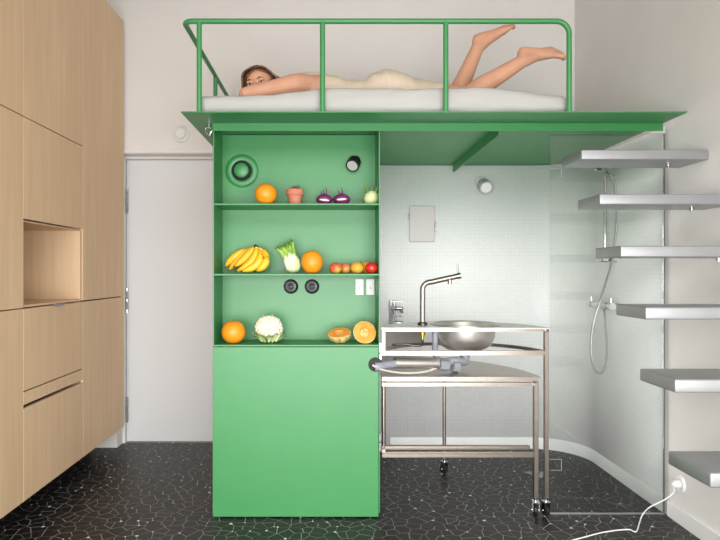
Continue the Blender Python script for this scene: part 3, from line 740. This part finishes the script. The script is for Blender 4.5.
# pale kohlrabi
t = thing('pale_kohlrabi', 'pale green kohlrabi with cut leaf stalks on the top shelf', 'kohlrabi', put(371, 3.12, S1+.0002))
pg = ramp2('pale_green_skin', (222, 226, 180), (190, 208, 140), 8, .45)
part('bulb', B().lathe([(0, .001), (.016, 0), (.032, .012), (.039, .034), (.036, .055), (.024, .070), (.010, .076), (0, .077)], 24).shake(20, .005, 5), pg, t, 'all', True)
for j in range(8):
    a = j*.8; r = .016+.010*(j % 2)
    part('stalk', B().tube([(r*math.cos(a), r*math.sin(a), .064), (r*1.5*math.cos(a), r*1.5*math.sin(a), .080), (r*1.7*math.cos(a), r*1.7*math.sin(a), .094+.006*(j % 3))], [.004, .003, .0035], 6), mat('leaf_stalk', (108, 140, 70), .5, var=(30, .15)) if j == 0 else bpy.data.materials['leaf_stalk'], t, True, True)

# bananas
banm = ramp2('banana_peel', (236, 176, 30), (246, 200, 60), 8, .45)
tipm = mat('banana_tip', (70, 50, 26), .8, var=(30, .2))
P0 = put(246, 3.13, S2)
t = thing('banana_bunch', 'bunch of ripe yellow bananas at the shelf end by the fennel', 'bananas', P0)
for a, m_, c, Y in (((249, 250), (234, 253.5), (225.5, 266.5), 3.195), ((252, 248), (240, 257), (229, 270), 3.185), ((254, 247.5), (247, 258), (234.5, 266.5), 3.15),
                    ((256.5, 248.5), (257, 262), (237, 271.0), 3.125), ((260, 253), (262, 267), (242.5, 271.2), 3.10), ((262, 250), (271, 258), (259, 270.5), 3.155), ((266, 257), (268, 265), (256.5, 271), 3.115)):
    pts = bez(un(*a, Y), un(*m_, Y-.008), un(*c, Y-.012), 9); r = .0205
    o = part('banana', B().tube(pts, [r*.42, r*.72, r*.93, r, r*1.02, r*1.0, r*.97, r*.85, r*.6, r*.26], 8), banm, t, 'all')
    part('blossom_tip', B().tube([pts[-1], pts[-1]+(pts[-1]-pts[-2]).normalized()*.007], [.0055, .004], 7), tipm, o, True)
    part('stalk', B().tube([pts[0], un(256, 248.0, 3.15)], [.0088, .009], 7), banm, o, True)
part('crown', B().ball(un(256, 247.5, 3.15), (.014, .012, .012), 2).tube([un(256, 247, 3.15), un(254.5, 244.8, 3.15)], [.011, .008], 8), tipm, t, True)

# fennel
f0 = put(295, 3.13, S2)
t = thing('fennel', 'fennel bulb with green stalks leaning beside the bananas', 'fennel', f0)
bulbm = ramp2('fennel_white', (236, 238, 216), (202, 220, 160), 16, .45, (1, 1, .25))
stalkm = ramp2('fennel_green', (122, 168, 58), (170, 200, 96), 12, .5)
frondm = mat('fennel_frond', (86, 132, 48), .7, var=(20, .2))
ax = Vector((-.38, 0, 1)).normalized(); sd = Vector((1, 0, .38)).normalized(); dp_ = Vector((0, 1, 0))
base = put(294, 3.13, S2)+Vector((.006, 0, .016))
b = B(); b.loft([(base+ax*h, sd*rw, dp_*rw*.7) for h, rw in ((-.010, .012), (-.002, .027), (.018, .040), (.044, .043), (.068, .038), (.088, .030), (.10, .022))], 20)
part('bulb', b.shake(26, .004), bulbm, t, 'all')
rnd = random.Random(9)
for k in range(9):
    f = (k-4)/4; c0 = base+ax*.055+sd*f*.024+dp_*rnd.uniform(-.014, .014)-dp_*.004
    c1 = c0+ax*.06+sd*f*.008; c2 = c1+ax*rnd.uniform(.018, .036)+sd*(f*.012-.002)
    s_ = part('stalk', B().tube([c0-ax*.03, c0, c1, c2], [.009, .010, .009, .005], 8), stalkm, t, True)
    b = B()
    for j in range(20):
        st = c1.lerp(c2, rnd.uniform(.2, 1)); dr_ = (ax*rnd.uniform(.5, 1)+sd*rnd.uniform(-.7, .7)+dp_*rnd.uniform(-.6, .6)).normalized()
        ln = rnd.uniform(.014, .034); b.tube([st, st+dr_*ln*.6, st+dr_*ln+Vector((0, 0, -.003))], [.0015, .0012, .0006], 4)
    part('frond', b, frondm, s_)['kind'] = 'stuff'

# apples
def apple(px, Y, r, m_, lb, grp='apples on the middle shelf'):
    t = thing('apple', lb, 'apple', put(px, Y, S2+.0002), grp)
    part('skin', blob(r*1.12, r*1.02, px, .03, .16), m_, t, 'all', True)
    part('stem', B().tube([(0, 0, r*1.45), (.001, 0, r*1.75), (.004, 0, r*1.95)], [.0015, .0014, .002], 6), stemm, t, True, True)
redyel = ramp2('apple_red_yellow', (206, 84, 56), (216, 176, 74), 22, .3, lo=.45, hi=.6)
redyel2 = ramp2('apple_blush', (222, 110, 70), (224, 168, 84), 18, .3, lo=.4, hi=.6)
yel = ramp2('apple_gold', (222, 158, 52), (232, 176, 70), 14, .35)
redm = ramp2('apple_red', (200, 34, 34), (214, 54, 44), 14, .22)
apple(335.8, 3.10, .0300, redyel, 'red and yellow striped apple nearest the big orange')
apple(345.3, 3.15, .0280, redyel2, 'blushed apple tucked behind the striped apple')
apple(357.0, 3.11, .0310, yel, 'golden yellow apple between the blushed apple and the red one')
apple(366.2, 3.17, .0320, yel, 'golden apple half hidden behind the shiny red apple')
apple(371.6, 3.10, .0305, redm, 'shiny deep red apple at the shelf end')

# cauliflower
t = thing('cauliflower', 'white cauliflower with trimmed green leaves on the bottom shelf', 'cauliflower', put(269, 3.10, S3+.0002))
curd = mat('cauliflower_curd', (240, 232, 212), .8, bump=(160, .6, .003), var=(40, .05))
leafm = ramp2('cauliflower_leaf', (150, 180, 96), (204, 216, 158), 16, .55)
b = B(); b.ball((0, 0, .078), (.064, .058, .058), 4)
n_g = 110
for k in range(n_g):
    zz = 1-1.6*(k+.5)/n_g; a = k*2.39996; rr_ = math.sqrt(max(0, 1-zz*zz)); q = Vector((rr_*math.cos(a)*.064, rr_*math.sin(a)*.058, .078+zz*.058))
    r = rnd.uniform(.0075, .0125); b.ball(q, (r, r, r), 1)
part('curd', b, curd, t, 'all', True)
def leaf(b, root_, dirv, ln, wd, curl):
    dirv = Vector(dirv).normalized(); side = dirv.cross(Vector((0, 0, 1))).normalized(); rows = []
    for i in range(6):
        f = i/5; c = Vector(root_)+dirv*ln*f+Vector((0, 0, curl*math.sin(f*1.9)))
        wdt = wd*math.sin(.25+f*2.55)
        rows.append([b.bm.verts.new(c+side*s_*wdt+Vector((0, 0, -abs(s_)*wdt*.35+.003*math.sin(9*f+5*s_)))) for s_ in (-1, -.5, 0, .5, 1)])
    top = [[v for v in r_] for r_ in rows]
    bot = [[b.bm.verts.new(v.co+Vector((0, .0022, -.0018))) for v in r_] for r_ in rows]
    for i in range(5):
        for j in range(4):
            b.bm.faces.new((top[i][j], top[i][j+1], top[i+1][j+1], top[i+1][j])); b.bm.faces.new((bot[i][j], bot[i+1][j], bot[i+1][j+1], bot[i][j+1]))
    return b
for k in range(11):
    a = k/11*6.283+.25; up_ = rnd.uniform(.045, .085) if k % 3 else .10
    part('leaf', leaf(B(), (.03*math.cos(a), .03*math.sin(a), .008), (math.cos(a), math.sin(a), .25), rnd.uniform(.052, .068), rnd.uniform(.013, .019), up_*.36), leafm, t, 'all', True)
for k in range(7):
    a = k*.9+.3; part('leaf_rib', B().tube([(.045*math.cos(a), .04*math.sin(a), .012), (.066*math.cos(a), .056*math.sin(a), .04), (.070*math.cos(a), .056*math.sin(a), .075+.02*(k % 3))], [.006, .0045, .0022], 6), leafm, t, True, True)
for (x_, z_) in ((-.032, .142), (.014, .146), (.02, .139)):
    part('leaf_rib', B().tube([(x_*.9, .03, .11), (x_, .02, z_-.01), (x_*1.1+.003, .012, z_)], [.005, .004, .002], 6), leafm, t, True, True)

# melon halves
rind = ramp2('melon_rind', (206, 176, 108), (232, 214, 164), 40, .7, bump=.6)
ribm = mat('melon_stripe', (150, 150, 84), .7, var=(40, .15))
flesh = ramp2('melon_flesh', (238, 146, 46), (246, 168, 74), 24, .4)
seedm = ramp2('melon_seeds', (226, 150, 70), (246, 206, 140), 70, .45, bump=.8)
def melon(px, Y, r, tiltx, tilty, lb):
    t = thing('melon_half', lb, 'melon', put(px, Y, S3+.0002), 'cut melon halves')
    M = Matrix.Rotation(tiltx, 4, 'X') @ Matrix.Rotation(tilty, 4, 'Y')
    n = 40; b = B(); prof = [(0, -r*.86), (r*.3, -r*.83), (r*.6, -r*.68), (r*.84, -r*.42), (r*.97, -r*.14), (r, 0), (r*.965, .0012), (r*.9, -.001), (0, -.02)]
    b.lathe(prof, n)
    for v in b.bm.verts:
        a = math.atan2(v.co.y, v.co.x); k = 1-.025*(math.cos(a*10) < -.55); v.co.x *= k; v.co.y *= k
    f = B().lathe([(r*.955, .0005), (r*.95, .002), (r*.44, .002), (r*.40, -.004), (r*.40, -.012), (r*.955, -.012)], 40)
    s_ = B().lathe([(0, -.004), (r*.2, -.002), (r*.41, -.006), (r*.41, -.014), (0, -.014)], 24).shake(120, .005, px)
    st = B()
    for k in range(10):
        a = math.pi/10*(2*k+1); st.tube([(rr_*math.cos(a)*1.003, rr_*math.sin(a)*1.003, zz) for rr_, zz in ((r*.25, -r*.835), (r*.6, -r*.675), (r*.83, -r*.42), (r*.955, -r*.14), (r*.985, -.002))], [.0025, .004, .0045, .0045, .003], 5)
    for x in (b, f, s_, st): x.bm.transform(M)
    zm = min(v.co.z for v in b.bm.verts); sh_ = Matrix.Translation((0, 0, -zm))
    for x in (b, f, s_, st): x.bm.transform(sh_)
    part('rind', b, rind, t, True, True); part('flesh', f, flesh, t, True, True); part('seed_core', s_, seedm, t, True, True); part('stripes', st, ribm, t, True, True)
melon(339.3, 3.09, .0605, R(20), R(-5), 'melon half tipped mostly upward, farther from the shelf end')
melon(364.7, 3.09, .0600, R(66), R(8), 'melon half tilted to show its round orange flesh')

# ------------------------------------------------------------------ the woman lying on the loft bed
def person():
    hC = Vector((-.372, 3.20, 2.226)); fw = Vector((-.22, -1, -.12)).normalized(); up = Vector((-.16, 0, 1)); up = (up-fw*up.dot(fw)).normalized(); sd = fw.cross(up).normalized()*-1
    H = lambda s_, f, u_: hC+sd*s_+fw*f+up*u_
    Mh = Matrix((sd, fw, up)).transposed().to_4x4()
    b = B()
    def chain(P, rs, flat=1., n=14): b.tube(catmull(P, 3), [x for i in range(len(rs)-1) for x in [rs[i]+(rs[i+1]-rs[i])*k/3 for k in range(3)]]+[rs[-1]], n, flat, round_ends=True)
    # head
    b.ball(H(0, -.012, .012), (.072, .09, .088), 3, Mh); b.ball(H(0, .028, -.048), (.054, .058, .062), 3, Mh)
    b.ball(H(0, .055, -.085), (.026, .026, .024), 2, Mh)
    chain([H(0, .078, .018), H(0, .092, -.010), H(0, .108, -.034)], [.007, .009, .012], n=10)
    for s_ in (-1, 1):
        b.ball(H(s_*.074, -.012, -.012), (.010, .018, .028), 2, Mh); b.ball(H(s_*.036, .060, -.026), (.022, .022, .02), 2, Mh)
        b.ball(H(s_*.031, .070, .017), (.022, .013, .009), 2, Mh); b.ball(H(s_*.012, .092, -.036), (.009, .01, .008), 2, Mh)
    b.ball(H(0, .085, -.060), (.022, .012, .006), 2, Mh); b.ball(H(0, .084, -.070), (.019, .012, .007), 2, Mh)
    # neck, torso (one lofted body)
    chain([H(0, -.035, -.03), (-.285, 3.27, 2.205), (-.19, 3.30, 2.205)], [.055, .052, .062])
    secs = []
    for x, y, z, ry, rz in ((-.235, 3.30, 2.205, .06, .045), (-.20, 3.30, 2.208, .135, .075), (-.14, 3.305, 2.212, .172, .092), (-.06, 3.31, 2.214, .165, .096), (.03, 3.31, 2.207, .148, .090), (.11, 3.31, 2.195, .132, .080),
                            (.17, 3.31, 2.192, .138, .080), (.24, 3.31, 2.203, .165, .096), (.30, 3.31, 2.212, .175, .106), (.37, 3.31, 2.205, .17, .098), (.43, 3.31, 2.19, .14, .07)):
        secs.append(((x, y, z), (0, ry, 0), (0, 0, rz)))
    b.loft(secs, 24)
    for yy in (3.235, 3.385): b.ball((.30, yy, 2.226), (.105, .08, .088), 3)
    # near arm: shoulder, elbow at the mattress edge, forearm folded under the chin
    def arm(sh_, el, wr, hand_dir, palm_n):
        chain([Vector(sh_)+Vector((.11, .075*(1 if sh_[1] < 3.3 else -1), .002)), sh_, Vector(sh_).lerp(Vector(el), .4)+Vector((0, 0, .004)), el], [.062, .060, .047, .038]); chain([el, Vector(el).lerp(Vector(wr), .35), wr], [.037, .039, .025])
        d = Vector(hand_dir).normalized(); nrm = Vector(palm_n).normalized(); s_ = d.cross(nrm).normalized(); w0 = Vector(wr)
        b.loft([(w0-d*.01, s_*.024, nrm*.018), (w0+d*.02, s_*.033, nrm*.016), (w0+d*.06, s_*.041, nrm*.014), (w0+d*.088, s_*.040, nrm*.012), (w0+d*.094, s_*.03, nrm*.008)], 14)
        for k, (o_, l_) in enumerate(((-.030, .062), (-.010, .074), (.010, .080), (.030, .070))):
            r0 = w0+d*.082+s_*o_; k1 = r0+d*l_*.45+s_*o_*.10; k2 = k1+d*l_*.30-nrm*.008; k3 = k2+d*l_*.25-nrm*.014
            chain([r0, k1, k2, k3], [.0092, .0088, .0080, .0066], n=8)
        t0 = w0+d*.022+s_*.026; chain([t0, t0+d*.03+s_*.022-nrm*.006, t0+d*.058+s_*.028-nrm*.012], [.012, .010, .008], n=8)
    arm((-.165, 3.165, 2.222), (-.425, 3.050, 2.138), (-.315, 3.235, 2.134), (.75, .66, 0), (0, 0, 1))
    arm((-.165, 3.46, 2.225), (-.40, 3.56, 2.152), (-.42, 3.345, 2.140), (-.1, -1, 0), (0, 0, 1))
    # legs
    def leg(hip, knee, ank, heel, ball_, toe, roll, sgn):
        hip, knee, ank, heel, ball_, toe = map(Vector, (hip, knee, ank, heel, ball_, toe))
        chain([hip, hip.lerp(knee, .45)+Vector((0, 0, -.004)), hip.lerp(knee, .85), knee], [.086, .076, .058, .054])
        back = (heel-ball_).normalized()
        cf = knee.lerp(ank, .3)+back*.012
        chain([knee, cf, knee.lerp(ank, .62)+back*.006, ank], [.054, .053, .044, .036])
        # foot: heel, arch, ball as lofted sections along the sole
        fd = (ball_-heel).normalized(); ys = Vector((0, math.cos(roll), math.sin(roll))); ys = (ys-fd*ys.dot(fd)).normalized(); nn = fd.cross(ys).normalized()
        if nn.dot((ank-heel)) < 0: nn = -nn       # towards the instep
        L_ = (ball_-heel).length
        S_ = [(-.022, .016, .012, .018), (-.016, .029, .027, .022), (.01, .034, .037, .028), (.05, .032, .041, .034), (.09, .033, .034, .031), (L_*.85, .043, .028, .024), (L_+.008, .048, .025, .019), (L_+.024, .046, .020, .016)]
        b.loft([(heel+fd*a_+nn*(c_-.014), ys*w_, nn*h_) for a_, w_, h_, c_ in S_], 16)
        chain([ank, heel+fd*.035+nn*.02], [.036, .034]); chain([ank, heel+nn*.012], [.034, .032]); chain([ank+fd*.01, heel+fd*.09+nn*.016], [.034, .026])
        td = (toe-ball_).normalized(); tips = []
        for k in range(5):
            oy = sgn*(-.034+.0172*k); r_ = (.0175, .0140, .0132, .0126, .0120)[k]; ln = (.050, .050, .046, .040, .033)[k]; st = (0, .002, -.001, -.006, -.013)[k]
            a0 = ball_+fd*(.012+st)+ys*oy+nn*.001; a1 = a0+fd*ln*.5+td*.004+nn*.003; a2 = a0+fd*ln*.55+td*ln*.45-nn*.002
            chain([a0, a1, a2], [r_*1.05, r_*.92, r_], n=8); tips.append((a2, nn, td, r_))
        for s_ in (-1, 1): b.ball(ank+ys*s_*.027-back*.002, (.012, .010, .012), 2)
        return tips
    tips = leg((.33, 3.225, 2.195), (.735, 3.20, 2.168), (1.030, 3.20, 2.362), (1.032, 3.20, 2.412), (1.172, 3.20, 2.410), (1.25, 3.20, 2.374), R(46), 1)
    tips += leg((.33, 3.395, 2.195), (.702, 3.40, 2.168), (.838, 3.40, 2.510), (.835, 3.40, 2.562), (.980, 3.40, 2.612), (1.06, 3.40, 2.624), R(22), -1)
    bmesh.ops.recalc_face_normals(b.bm, faces=b.bm.faces[:])
    me = bpy.data.meshes.new('tmp_body'); b.bm.to_mesh(me); b.bm.free()
    tmp = bpy.data.objects.new('tmp_body', me); C.objects.link(tmp)
    md = tmp.modifiers.new('r', 'REMESH'); md.mode = 'VOXEL'; md.voxel_size = .0042
    sm = tmp.modifiers.new('s', 'SMOOTH'); sm.factor = .5; sm.iterations = 5
    dg = bpy.context.evaluated_depsgraph_get(); me2 = bpy.data.meshes.new_from_object(tmp.evaluated_get(dg))
    bpy.data.objects.remove(tmp)
    me2.name = 'person'; me2.materials.clear(); me2.materials.append(skin)
    for p in me2.polygons: p.use_smooth = True
    o = bpy.data.objects.new('person', me2); C.objects.link(o)
    tag(o, 'person in a beige dress lying face down on the loft bed with feet raised', 'person')
    # eyes, brows, lips
    eyew = mat('eye_white', (226, 220, 214), .25, var=(20, .02)); iris = mat('eye_iris', (70, 50, 38), .15, var=(40, .2)); lipm = mat('lips', (176, 96, 88), .5, var=(30, .05))
    for s_ in (-1, 1):
        e = part('eye', B().ball(H(s_*.031, .0735, .000), (.0125, .0075, .0066), 3, Mh), eyew, o, 'all'); part('iris', B().ball(H(s_*.031+.002, .0795, .000), (.0058, .0025, .0056), 2, Mh), iris, e, 'all')
        part('eyelid', B().tube([H(s_*.017, .0775, -.001), H(s_*.024, .0815, .0062), H(s_*.033, .0815, .0072), H(s_*.044, .074, .001)], [.0016, .0024, .0024, .0016], 6), hairm, o, True)
        part('eyebrow', B().tube([H(s_*.013, .086, .019), H(s_*.030, .084, .0255), H(s_*.048, .070, .021)], [.0022, .0034, .0016], 6), hairm, o, True)
    part('lips', B().ball(H(0, .093, -.0605), (.020, .006, .0045), 2, Mh).ball(H(0, .092, -.0695), (.018, .006, .0055), 2, Mh), lipm, o, 'all')
    nail = mat('toe_nail', (186, 112, 104), .3, var=(40, .1))
    for a2, nn, td, r_ in tips: part('toe_nail', B().ball(a2+nn*r_*.62+td*r_*.5, (r_*.62, r_*.62, r_*.5), 2), nail, o, 'all')
    # hair: cap with a face opening, plus locks
    b = B(); t = bmesh.new(); bmesh.ops.create_icosphere(t, subdivisions=5, radius=1)
    kill = []
    for v in t.verts:
        c = v.co.copy(); s_, f, u_ = c
        if f > .30 and u_ < .70-.42*abs(s_-.1) and abs(s_) < .93: kill.append(v)
        elif u_ < -.62 and f > -.3: kill.append(v)
        k = 1+.03*noise.noise(Vector((s_*9, f*3, u_*3)))
        v.co = Vector((s_*.081*k, f*.098*k, u_*.094*k))
    bmesh.ops.delete(t, geom=kill, context='VERTS'); b.merge(t, Matrix.Translation(H(0, -.012, .010)) @ Mh)
    cap = part('hair', b, hairm, o, 'all', label='brown hair')
    md = cap.modifiers.new('t', 'SOLIDIFY'); md.thickness = .008; md.offset = -.5
    rnd = random.Random(5); b = B()
    for k in range(46):
        f0 = rnd.uniform(-.055, .055); sgn = -1 if k % 3 == 0 else 1
        a = H(sgn*.008+rnd.uniform(-.008, .008), f0+.03, .100-abs(f0)*.35)
        if sgn < 0: P_ = [a, H(-.062, f0*.5+.035, .070), H(-.083, .022+f0*.4, .012), H(-.084, .042+f0*.4, -.05), H(-.074+rnd.uniform(-.01, .01), .04+f0*.4, -.09)]
        else: P_ = [a, H(.052, f0*.5+.030, .080), H(.086, f0*.5+.008, .040), H(.108+rnd.uniform(0, .02), -.01+f0*.5, .005), H(.155+rnd.uniform(-.02, .03), -.03+f0*.5, -.022+rnd.uniform(-.01, .01))]
        b.tube(catmull(P_, 4), [.0075]*13+[.006, .005, .003, .001], 6, .6)
    part('hair_locks', b, hairm, o, 'all')['kind'] = 'stuff'
    # dress: a loose tube over back, hips and thighs, with folds
    b = B(); secs = []; K = 60; x0, x1 = -.035, .62
    prof = [(-.06, 2.214, .172, .104), (.03, 2.207, .158, .098), (.11, 2.195, .146, .088), (.17, 2.192, .152, .089), (.24, 2.206, .178, .114), (.30, 2.216, .190, .126), (.37, 2.210, .186, .116), (.45, 2.195, .182, .092), (.55, 2.188, .182, .080), (.64, 2.178, .180, .072)]
    for k in range(K+1):
        x = x0+(x1-x0)*k/K
        for A, D in zip(prof, prof[1:]):
            if A[0] <= x <= D[0]:
                f = (x-A[0])/(D[0]-A[0]); f = f*f*(3-2*f); z, ry, rz = [A[i]+(D[i]-A[i])*f for i in (1, 2, 3)]
        secs.append(((x, 3.31, z), (0, ry, 0), (0, 0, rz)))
    b.loft(secs, 56, cap=False); b.bm.normal_update()
    for v in b.bm.verts:
        f_ = noise.noise(Vector((v.co.x*26+v.co.y*9, v.co.y*10-v.co.x*4, 2)))*.008+noise.noise(v.co*9)*.006
        n_ = Vector((0, v.co.y-3.31, v.co.z-2.2)).normalized(); v.co += n_*f_
    dr_ = part('dress', b, dressm, o, 'all', label='beige linen dress')
    md = dr_.modifiers.new('t', 'SOLIDIFY'); md.thickness = .003
    b = B()
    for yy in (3.215, 3.40): b.tube(catmull([(-.02, yy, 2.299), (-.08, yy, 2.306), (-.15, yy, 2.302), (-.20, yy-.0, 2.280), (-.225, yy, 2.25)], 4), .006, 8, .5)
    part('dress_strap', b, dressm, dr_, True)
person()
